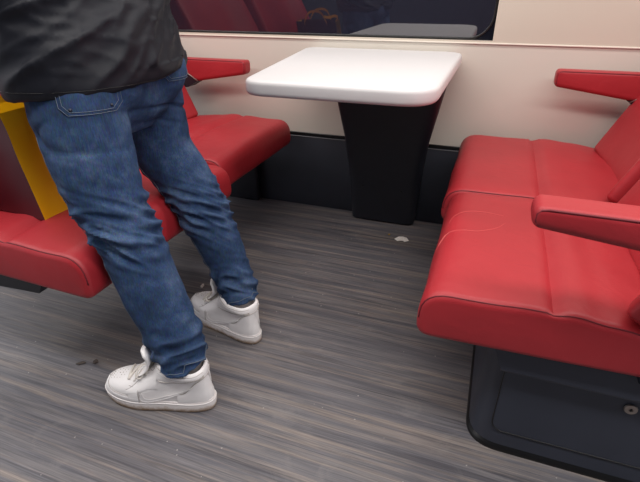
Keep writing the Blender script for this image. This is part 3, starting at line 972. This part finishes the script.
def make_shoe(label, loc, rz):
    root = bpy.data.objects.new('sneaker', None)
    COL.objects.link(root)
    root.parent = per
    root.location = V(loc) - PO
    root.rotation_euler = (0, 0, rz)
    root.scale = (1.045, 1.045, 1.045)
    root['label'] = label
    # sole: foxing with slight toe spring
    bm = bmesh.new()
    rings = []
    for z, d in ((0.0, -0.003), (0.003, 0.001), (0.012, 0.0025), (0.026, 0.0025), (0.034, 0.001), (0.035, -0.006)):
        ring = []
        for x, y, u in outline(0.078 + d, -0.208 - d, 0.052 + d, 0.041 + d):
            ring.append(V((x, y, z + 0.010 * sstep(0.8, 1.0, u) * (1 if z < 0.02 else 0.6))))
        rings.append(ring)
    loft(bm, rings)
    obj('sole', bm, M['sole'], root, True, 50)
    bm = bmesh.new()
    add_tube(bm, [(x, y, 0.0285 + 0.006 * sstep(0.8, 1.0, u)) for x, y, u in outline(0.0808, -0.2108, 0.0548, 0.0438)], 0.0009, 5, closed=True)
    obj('sole_stitching', bm, M['shoe2'], root)
    # upper: stacked outlines; collar rolls inward to an opening
    bm = bmesh.new()
    zs = [0.026 + (0.143 - 0.026) * k / 26 for k in range(27)]
    rings = []
    def collar_z(z, x):     # the collar dips at the ankle side and the heel and rises at the tongue
        return z - 0.012 * sstep(0.09, 0.143, z) * sstep(0.02, 0.06, x) - 0.018 * sstep(0.09, 0.143, z) * math.exp(-((x - 0.012) / 0.035) ** 2)
    for z in zs:
        rings.append([V((x, y, collar_z(z, x))) for x, y, u in outline(*lerp_tab(UP, z))])
    for dz, k in ((0.001, 0.93), (-0.004, 0.86), (-0.03, 0.80)):
        rings.append([V((0.012 + (x - 0.012) * k, y * k, collar_z(0.143, x) + dz)) for x, y, u in outline(*lerp_tab(UP, 0.143))])
    loft(bm, rings)
    up = obj('upper', bm, M['shoe'], root, True, 60)
    # overlays: strips laid over the sides
    def patch(name, lower, upperc, x0, x1, n=22, m=6, off=0.0026, mat=M['shoe2']):
        for side in (-1, 1):
            bm = bmesh.new()
            g = []
            for i in range(n + 1):
                x = x0 + (x1 - x0) * i / n
                a, c = lower(x), upperc(x)
                row = []
                for j in range(m + 1):
                    z = a + (c - a) * j / m
                    y = upper_y(x, z, side)
                    row.append(bm.verts.new((x, y + side * off * (0.4 if j in (0, m) else 1), collar_z(z, x))))
                g.append(row)
            for i in range(n):
                for j in range(m):
                    bm.faces.new((g[i][j], g[i + 1][j], g[i + 1][j + 1], g[i][j + 1]))
            edge = [g[i][m].co.copy() for i in range(n + 1)]
            if x1 < -0.09: edge += [g[n][j].co.copy() for j in range(m - 1, -1, -1)]
            pe = obj(name, bm, mat, root)
            be = bmesh.new()
            add_tube(be, [g[i][m].co.copy() for i in range(n + 1)] if False else edge, 0.0010, 5)
            obj('panel_edge', be, M['edge'], root)
    patch('heel_counter', lambda x: 0.031, lambda x: 0.062 + 0.050 * sstep(0.01, 0.07, x), 0.000, 0.0715)
    patch('collar_panel', lambda x: 0.100 + 0.018 * sstep(-0.02, 0.06, x), lambda x: 0.138, -0.045, 0.066)
    patch('eyestay', lambda x: 0.074 - 0.022 * sstep(-0.06, -0.12, x), lambda x: 0.118 - 0.056 * sstep(-0.05, -0.135, x) + 0.02 * sstep(-0.06, -0.04, x), -0.128, -0.045)
    patch('toe_overlay', lambda x: 0.031, lambda x: 0.046 + 0.012 * sstep(-0.16, -0.2, x), -0.200, -0.095, 24)
    patch('vamp_strap', lambda x: 0.031, lambda x: 0.071, -0.122, -0.095, 8)
    # embossed curved tick on the side
    for side in (-1, 1):
        bm = bmesh.new()
        up_c = catmull([(-0.085, 0, 0.062), (-0.080, 0, 0.046), (-0.062, 0, 0.043), (-0.030, 0, 0.053), (0.006, 0, 0.067), (0.040, 0, 0.084)], 6)
        lo_c = catmull([(-0.085, 0, 0.062), (-0.092, 0, 0.042), (-0.072, 0, 0.034), (-0.034, 0, 0.044), (0.004, 0, 0.062), (0.040, 0, 0.084)], 6)
        ra = [bm.verts.new((p.x, upper_y(p.x, p.z, side) + side * 0.0030, p.z)) for p in up_c]
        rc = [bm.verts.new((p.x, upper_y(p.x, p.z, side) + side * 0.0030, p.z)) for p in lo_c]
        for i in range(len(ra) - 1):
            if (ra[i].co - rc[i].co).length < 1e-6 and False: continue
            try:
                bm.faces.new((ra[i], ra[i + 1], rc[i + 1], rc[i]))
            except ValueError:
                pass
        add_tube(bm, [v.co.copy() for v in ra], 0.0008, 4)
        add_tube(bm, [v.co.copy() for v in rc], 0.0008, 4)
        bmesh.ops.remove_doubles(bm, verts=bm.verts[:], dist=1e-5)
        obj('side_emblem', bm, M['shoe'], root)
    # toe perforations
    bm = bmesh.new()
    def top_z(x, y):
        best = 0.03
        for k in range(60):
            z = 0.03 + 0.12 * k / 59
            xh, xt, wf, wh = lerp_tab(UP, z)
            if x > xt and abs(y) <= abs(upper_y(x, z, 1)): best = z
        return best
    for i in range(5):
        for j in range(-2, 3):
            x, y = -0.150 - 0.009 * i, j * 0.009 * (1 - 0.08 * i)
            z = top_z(x, y)
            bmesh.ops.create_uvsphere(bm, u_segments=6, v_segments=4, radius=0.0016, matrix=Matrix.Translation((x, y, z + 0.0004)))
    obj('perforations', bm, M['lining'], root)['kind'] = 'stuff'
    # tongue standing up in front of the leg
    bm = bmesh.new()
    path = catmull([(-0.105, 0, 0.098), (-0.082, 0, 0.116), (-0.070, 0, 0.137), (-0.068, 0, 0.158), (-0.076, 0, 0.178)], 5)
    rings = []
    for i, p in enumerate(path):
        f = i / (len(path) - 1)
        w = 0.034 + 0.006 * f - (0.010 * sstep(0.9, 1, f))
        th = 0.008
        ring = []
        for k in range(20):
            a = 2 * PI * k / 20
            yy = w * math.copysign(abs(math.cos(a)) ** 0.7, math.cos(a))
            ring.append(V((p.x + th * math.sin(a) + 6.0 * yy * yy, yy, p.z + th * 0.5 * math.sin(a))))
        rings.append(ring)
    loft(bm, rings)
    obj('tongue', bm, M['shoe2'], root, True, 60)
    # laces: bars over the instep and a loose bow
    for i in range(6):
        bm = bmesh.new()
        x = -0.134 + 0.0125 * i
        pts = []
        for k in range(-6, 7):
            y = 0.027 * k / 6
            xx = x + 0.012 * (k / 6) * (1 if i % 2 else -1) * 0.6
            pts.append((xx, y, top_z(xx, y) + 0.0042))
        add_tube(bm, pts, 0.0030, 6)
        obj('lace', bm, M['lace'], root)
    zt = top_z(-0.085, 0.0) + 0.010
    for sd in (-1, 1):
        bm = bmesh.new()
        add_tube(bm, catmull([(-0.083, 0, zt), (-0.090, sd * 0.018, zt + 0.010), (-0.098, sd * 0.036, zt - 0.006), (-0.090, sd * 0.034, zt - 0.016), (-0.082, sd * 0.014, zt - 0.001), (-0.083, 0, zt)], 5), 0.0024, 6)
        obj('lace_loop', bm, M['lace'], root)
        bm = bmesh.new()
        add_tube(bm, catmull([(-0.084, 0, zt), (-0.092, sd * 0.022, zt - 0.004), (-0.104, sd * 0.040, zt - 0.022)], 5), 0.0022, 6)
        obj('lace_end', bm, M['lace'], root)
    # fine raised seams on the collar
    for side in (-1, 1):
        for fz, xa in ((lambda x: 0.100 + 0.018 * sstep(-0.02, 0.06, x), -0.04), (lambda x: 0.062 + 0.050 * sstep(0.01, 0.07, x), 0.0), (lambda x: 0.124, -0.04)):
            bm = bmesh.new()
            pts = []
            for k in range(24):
                x = xa + (0.068 - xa) * k / 23
                z = fz(x)
                pts.append((x, upper_y(x, z, side) + side * 0.0016, collar_z(z, x)))
            add_tube(bm, pts, 0.0012, 5)
            obj('seam', bm, M['lining'], root)
    return root
make_shoe('left sneaker, nearest the camera, toe pointing left', (-0.634, 0.697, 0), math.radians(10))
make_shoe('right sneaker, farther back beside the left one', (-0.634, 0.994, 0), math.radians(-18))

# body: one continuous surface (head, trunk, arms, hands, legs) -----
bm = bmesh.new()
SPX, SPY = -0.84, 0.872
chain(bm, [(-0.835, 0.872, 0.70), (-0.838, 0.872, 0.80), (-0.845, 0.872, 0.95), (-0.865, 0.872, 1.10), (-0.885, 0.872, 1.24), (-0.895, 0.872, 1.30)],
      [(0.04, 0.08), (0.085, 0.135), (0.08, 0.125), (0.10, 0.155), (0.085, 0.165), (0.05, 0.06)], 28, 5)
chain(bm, [(-0.893, 0.872, 1.26), (-0.905, 0.872, 1.33), (-0.915, 0.872, 1.38)], [0.052, 0.048, 0.05], 20, 4)
for leg in (NEAR, FAR):
    pts = [p for p, r in leg[1::2]]
    chain(bm, pts + [(leg[-1][0][0] + 0.006, leg[-1][0][1], 0.06)], [0.065, 0.062, 0.053, 0.050, 0.036, 0.034], 18, 4)
# head
HC = V((-0.935, 0.872, 1.47))
def ell(c, rx, ry, rz, rot=None):
    m = Matrix.Translation(c)
    if rot is not None: m = m @ rot
    bmesh.ops.create_uvsphere(bm, u_segments=28, v_segments=18, radius=1.0, matrix=m @ Matrix.Diagonal((rx, ry, rz, 1)))
ell(HC + V((0.01, 0, 0.02)), 0.092, 0.074, 0.098)
ell(HC + V((-0.028, 0, -0.045)), 0.058, 0.056, 0.068)
ell(HC + V((-0.072, 0, -0.092)), 0.022, 0.026, 0.020)
chain(bm, [HC + V((-0.080, 0, 0.020)), HC + V((-0.096, 0, -0.012)), HC + V((-0.106, 0, -0.032)), HC + V((-0.088, 0, -0.044))], [0.009, 0.012, 0.016, 0.012], 12, 3)
ell(HC + V((-0.084, 0, -0.062)), 0.012, 0.024, 0.006)
ell(HC + V((-0.083, 0, -0.073)), 0.012, 0.021, 0.007)
for s in (-1, 1):
    ell(HC + V((0.004, s * 0.074, -0.012)), 0.018, 0.010, 0.032, Matrix.Rotation(math.radians(-12), 4, 'Y'))
    ell(HC + V((-0.074, s * 0.032, 0.024)), 0.012, 0.020, 0.006)
    # arms: bent, forearms forward of the chest
    sh = V((-0.885, 0.872 + s * 0.175, 1.235))
    el = V((-0.915, 0.872 + s * 0.225, 0.985))
    wr = V((-1.115, 0.872 + s * 0.115, 0.965))
    chain(bm, [sh + V((0.01, -s * 0.05, 0.02)), sh, sh.lerp(el, 0.5), el, el.lerp(wr, 0.45) + V((0, 0, -0.005)), wr], [0.055, 0.055, 0.045, 0.038, 0.036, 0.027], 18, 4)
    fw = (wr - el).normalized()
    lat = V((0, s, 0)); lat = (lat - fw * lat.dot(fw)).normalized()
    dn = fw.cross(lat); dn = dn if dn.z < 0 else -dn
    palm = wr + fw * 0.05
    rot = Matrix((fw, lat, dn)).transposed().to_4x4()
    ell(palm, 0.048, 0.038, 0.015, rot)
    for k, (ln, off) in enumerate(((0.062, 0.030), (0.072, 0.010), (0.067, -0.010), (0.052, -0.029))):
        b0 = palm + fw * 0.030 + lat * off
        p1 = b0 + fw * ln * 0.45 + dn * 0.008
        p2 = p1 + fw * ln * 0.32 + dn * (0.016 + 0.003 * k)
        p3 = p2 + fw * ln * 0.16 + dn * 0.018
        chain(bm, [b0, p1, p2, p3], [0.0088, 0.0085, 0.0078, 0.0066], 10, 3)
    t0 = palm - fw * 0.028 - lat * 0.026 
    chain(bm, [t0, t0 - lat * 0.022 + fw * 0.022 + dn * 0.008, t0 - lat * 0.028 + fw * 0.048 + dn * 0.018, t0 - lat * 0.026 + fw * 0.068 + dn * 0.026], [0.014, 0.011, 0.0095, 0.0075], 10, 3)
bb = evaluated_mesh(bm, [('REMESH', {'mode': 'VOXEL', 'voxel_size': 0.005}), ('SMOOTH', {'factor': 0.5, 'iterations': 4})])
bmesh.ops.translate(bb, verts=bb.verts[:], vec=-PO)
body = obj('body', bb, M['skin'], per)
for s in (-1, 1):
    bm = bmesh.new()
    bmesh.ops.create_uvsphere(bm, u_segments=14, v_segments=10, radius=0.0115, matrix=Matrix.Translation(HC + V((-0.073, s * 0.032, 0.008)) - PO))
    obj('eye', bm, M['eye'], body)
    bm = bmesh.new()
    bmesh.ops.create_uvsphere(bm, u_segments=12, v_segments=8, radius=0.0058, matrix=Matrix.Translation(HC + V((-0.0805, s * 0.032, 0.007)) - PO))
    obj('iris', bm, M['hair'], body)
# hair cap: upper and rear of the skull
bm = bmesh.new()
bmesh.ops.create_uvsphere(bm, u_segments=32, v_segments=20, radius=1.0, matrix=Matrix.Translation(HC + V((0.014, 0, 0.026)) - PO) @ Matrix.Diagonal((0.103, 0.085, 0.108, 1)))
for v in bm.verts:
    q = v.co + PO - HC
    n = noise.noise(q * 45) * 0.006
    v.co += (q.normalized()) * n
rm = [v for v in bm.verts if (v.co + PO - HC).z < -0.02 + 0.085 * sstep(0.02, -0.06, (v.co + PO - HC).x)]
bmesh.ops.delete(bm, geom=rm, context='VERTS')
obj('hair', bm, M['hair'], per)
for leg, lb in ((NEAR, 'left'), (FAR, 'right')):
    bm = bmesh.new()
    c = leg[-1][0]
    chain(bm, [(c[0] - 0.002, c[1], 0.17), (c[0] + 0.004, c[1], 0.15), (c[0] + 0.006, c[1], 0.105)], [0.043, 0.041, 0.039], 20, 4)
    bmesh.ops.translate(bm, verts=bm.verts[:], vec=-PO)
    obj('sock', bm, M['sock'], per)

# jacket: trunk, collar and sleeves fused, with creased nylon -------
bm = bmesh.new()
TR = [((-0.836, 0.866, 0.768), (0.160, 0.226)), ((-0.838, 0.866, 0.80), (0.166, 0.230)), ((-0.846, 0.866, 0.88), (0.160, 0.216)), ((-0.858, 0.868, 0.98), (0.150, 0.198)),
      ((-0.862, 0.872, 1.10), (0.155, 0.212)), ((-0.878, 0.872, 1.20), (0.140, 0.205)), ((-0.888, 0.872, 1.27), (0.10, 0.15)), ((-0.892, 0.872, 1.31), (0.075, 0.08)), ((-0.898, 0.872, 1.345), (0.072, 0.072))]
chain(bm, [p for p, r in TR], [r for p, r in TR], 40, 6)
for s in (-1, 1):
    sh = V((-0.885, 0.872 + s * 0.165, 1.235))
    el = V((-0.910, 0.872 + s * 0.225, 0.985))
    wr = V((-1.095, 0.872 + s * 0.125, 0.967))
    chain(bm, [sh + V((0.01, -s * 0.05, 0.015)), sh, sh.lerp(el, 0.5), el, el.lerp(wr, 0.5), wr], [0.075, 0.078, 0.068, 0.062, 0.056, 0.046], 24, 5)
kb = evaluated_mesh(bm, [('REMESH', {'mode': 'VOXEL', 'voxel_size': 0.0065}), ('SMOOTH', {'factor': 0.5, 'iterations': 8})])
kb.normal_update()
def fold(p):
    a = math.atan2(p.y - 0.872, p.x + 0.84)
    w = noise.noise(V((a * 1.2, p.z * 4, 1.0)))
    w2 = noise.noise(V((a * 3.0, p.z * 9, 6.0)))
    def crease(ph, sharp):
        x = abs(math.sin(PI * ph))
        return (1 - x) ** sharp
    zz = p.z - 0.085 * a + 0.02 * w
    def rn(u, v, sd):
        return 1 - min(1.0, 2.2 * abs(noise.noise(V((u, v, sd)))))
    d = 0.0
    # drooping diagonal folds sweeping round the back, finer creases on top
    d += 0.0125 * rn(a * 0.9, zz * 11, 1.5) ** 2
    d += 0.0065 * rn(a * 1.5 + 3, (p.z - 0.14 * a) * 21, 8.5) ** 2
    d += 0.003 * rn(a * 2.6, (p.z + 0.02 * a) * 34, 15.5) ** 2
    d *= 0.3 + 0.7 * sstep(0.78, 0.86, p.z)
    d += 0.004 * noise.noise(V((p.x * 9, p.y * 9, p.z * 9)))
    d += 0.0006 * noise.noise(V((p.x * 50, p.y * 50, p.z * 60)))
    return d
mv = [(v, v.normal.copy(), fold(v.co)) for v in kb.verts]
for v, nrm, d in mv:
    z = v.co.z
    # hem drawn in under the bottom edge, sagging a little at the sides
    v.co += nrm * (d - 0.004)
    if z < 0.82:
        a = math.atan2(v.co.y - 0.872, v.co.x + 0.84)
        v.co.z += (0.002 * math.sin(3 * a + 0.5) + 0.05 * (v.co.y - 0.872) + 0.012) * sstep(0.86, 0.77, z)
bmesh.ops.translate(kb, verts=kb.verts[:], vec=-PO)
jk = obj('jacket', kb, M['jacket'], per)
tb = bmesh.new(); tb.from_mesh(jk.data)
KT = BVHTree.FromBMesh(tb); tb.free()
bm = bmesh.new()
line = []
for k in range(64):
    a = 2 * PI * k / 64
    o = V((-0.832 + 0.5 * math.cos(a), 0.872 + 0.5 * math.sin(a), 0.792))
    q, n, i, d = KT.ray_cast(o - PO, V((-math.cos(a), -math.sin(a), 0)))
    if q is not None: line.append(q + n * 0.0002)
add_tube(bm, line, 0.0008, 5, closed=True)
obj('hem_seam', bm, M['rubber'], jk)

# ------------------------------------------------------------------ litter on the floor
def scrap(name, label, cat, loc, size, mat, seed, flat=0.25, n=9, group=None):
    rnd = random.Random(seed)
    bm = bmesh.new()
    bmesh.ops.create_icosphere(bm, subdivisions=2, radius=1.0)
    for v in bm.verts:
        k = 1 + 0.55 * noise.noise(v.co * 2.3 + V((seed, 0, 0)))
        v.co = V((v.co.x * size[0] * k, v.co.y * size[1] * k, (v.co.z * k * 0.5 + 0.5) * size[2]))
    zmin = min(v.co.z for v in bm.verts)
    for v in bm.verts: v.co.z -= zmin
    o = obj(name, bm, mat, None, False)
    o.location = loc
    o.rotation_euler = (0, 0, rnd.uniform(0, 3))
    return tag(o, label, cat, group)
# torn scrap of paper: crumpled thin sheet
bm = bmesh.new()
poly = [(-0.026, -0.004), (-0.014, 0.010), (0.0, 0.016), (0.016, 0.010), (0.026, -0.003), (0.013, -0.012), (0.004, -0.006), (-0.012, -0.015)]
c0 = bm.verts.new((0, 0, 0.006))
ring = [bm.verts.new((x, y, 0.001 + 0.006 * abs(noise.noise(V((x * 60, y * 60, 3)))))) for x, y in poly]
for i in range(len(ring)):
    bm.faces.new((c0, ring[i], ring[(i + 1) % len(ring)]))
r2 = bmesh.ops.extrude_face_region(bm, geom=bm.faces[:])
bmesh.ops.translate(bm, verts=[g for g in r2['geom'] if isinstance(g, bmesh.types.BMVert)], vec=(0, 0, 0.0012))
o = obj('paper_scrap', bm, M['paper'], None, False)
o.location = (-0.268, 1.776, 0.0)
o.scale = (1.2, 1.6, 1.8)
tag(o, 'torn white paper scrap on the floor in front of the table pedestal', 'litter')
scrap('crumb', 'tiny yellow crumb on the floor between the table pedestal and the paper scrap', 'crumb', (-0.330, 1.803, 0), (0.005, 0.004, 0.005), M['ycrumb'], 3)
scrap('crumb', 'small white crumb on the floor behind the right sneaker', 'crumb', (-0.890, 1.175, 0), (0.012, 0.006, 0.007), M['crumb'], 5)
scrap('dry_leaf', 'dark dry leaf bit on the floor, left one of two by the left sneaker toe', 'leaf', (-1.005, 0.710, 0), (0.013, 0.006, 0.006), M['leaf'], 8)
scrap('dry_leaf', 'dark dry leaf bit on the floor, right one of two, nearer the left sneaker toe', 'leaf', (-0.968, 0.728, 0), (0.008, 0.007, 0.008), M['leaf'], 11)

# ------------------------------------------------------------------ light
def area(name, loc, rot, sx, sy, power, color=(1, 1, 1)):
    l = bpy.data.lights.new(name, 'AREA')
    l.shape = 'RECTANGLE'; l.size = sx; l.size_y = sy
    l.energy = power; l.color = color
    o = bpy.data.objects.new(name, l)
    COL.objects.link(o)
    o.location = loc; o.rotation_euler = rot
    return o
area('aisle_light', (-0.4, 0.15, 2.12), (0, 0, 0), 5.0, 0.28, 62, (1.0, 0.965, 0.93))
area('bay_light', (-0.4, 1.35, 2.12), (0, 0, 0), 5.0, 0.22, 42, (1.0, 0.955, 0.91))
w = bpy.data.worlds.new('carriage_air')
SC.world = w
w.use_nodes = True
w.node_tree.nodes['Background'].inputs['Color'].default_value = (0.9, 0.92, 1.0, 1)
w.node_tree.nodes['Background'].inputs['Strength'].default_value = 1.0

# ------------------------------------------------------------------ camera
R = V((0.940259, 0.340439, -0.003792)); U = V((-0.160301, 0.452507, 0.877235)); F = V((-0.300361, 0.82422, -0.480047))
cam = bpy.data.cameras.new('camera')
cam.sensor_fit = 'HORIZONTAL'
cam.sensor_width = 36.0
cam.lens = 460.0 / 640.0 * 36.0
cam.clip_start = 0.02
co = bpy.data.objects.new('camera', cam)
COL.objects.link(co)
mw = Matrix((R, U, -F)).transposed().to_4x4()
mw.translation = V((0, 0, 0.96))
co.matrix_world = mw
SC.camera = co
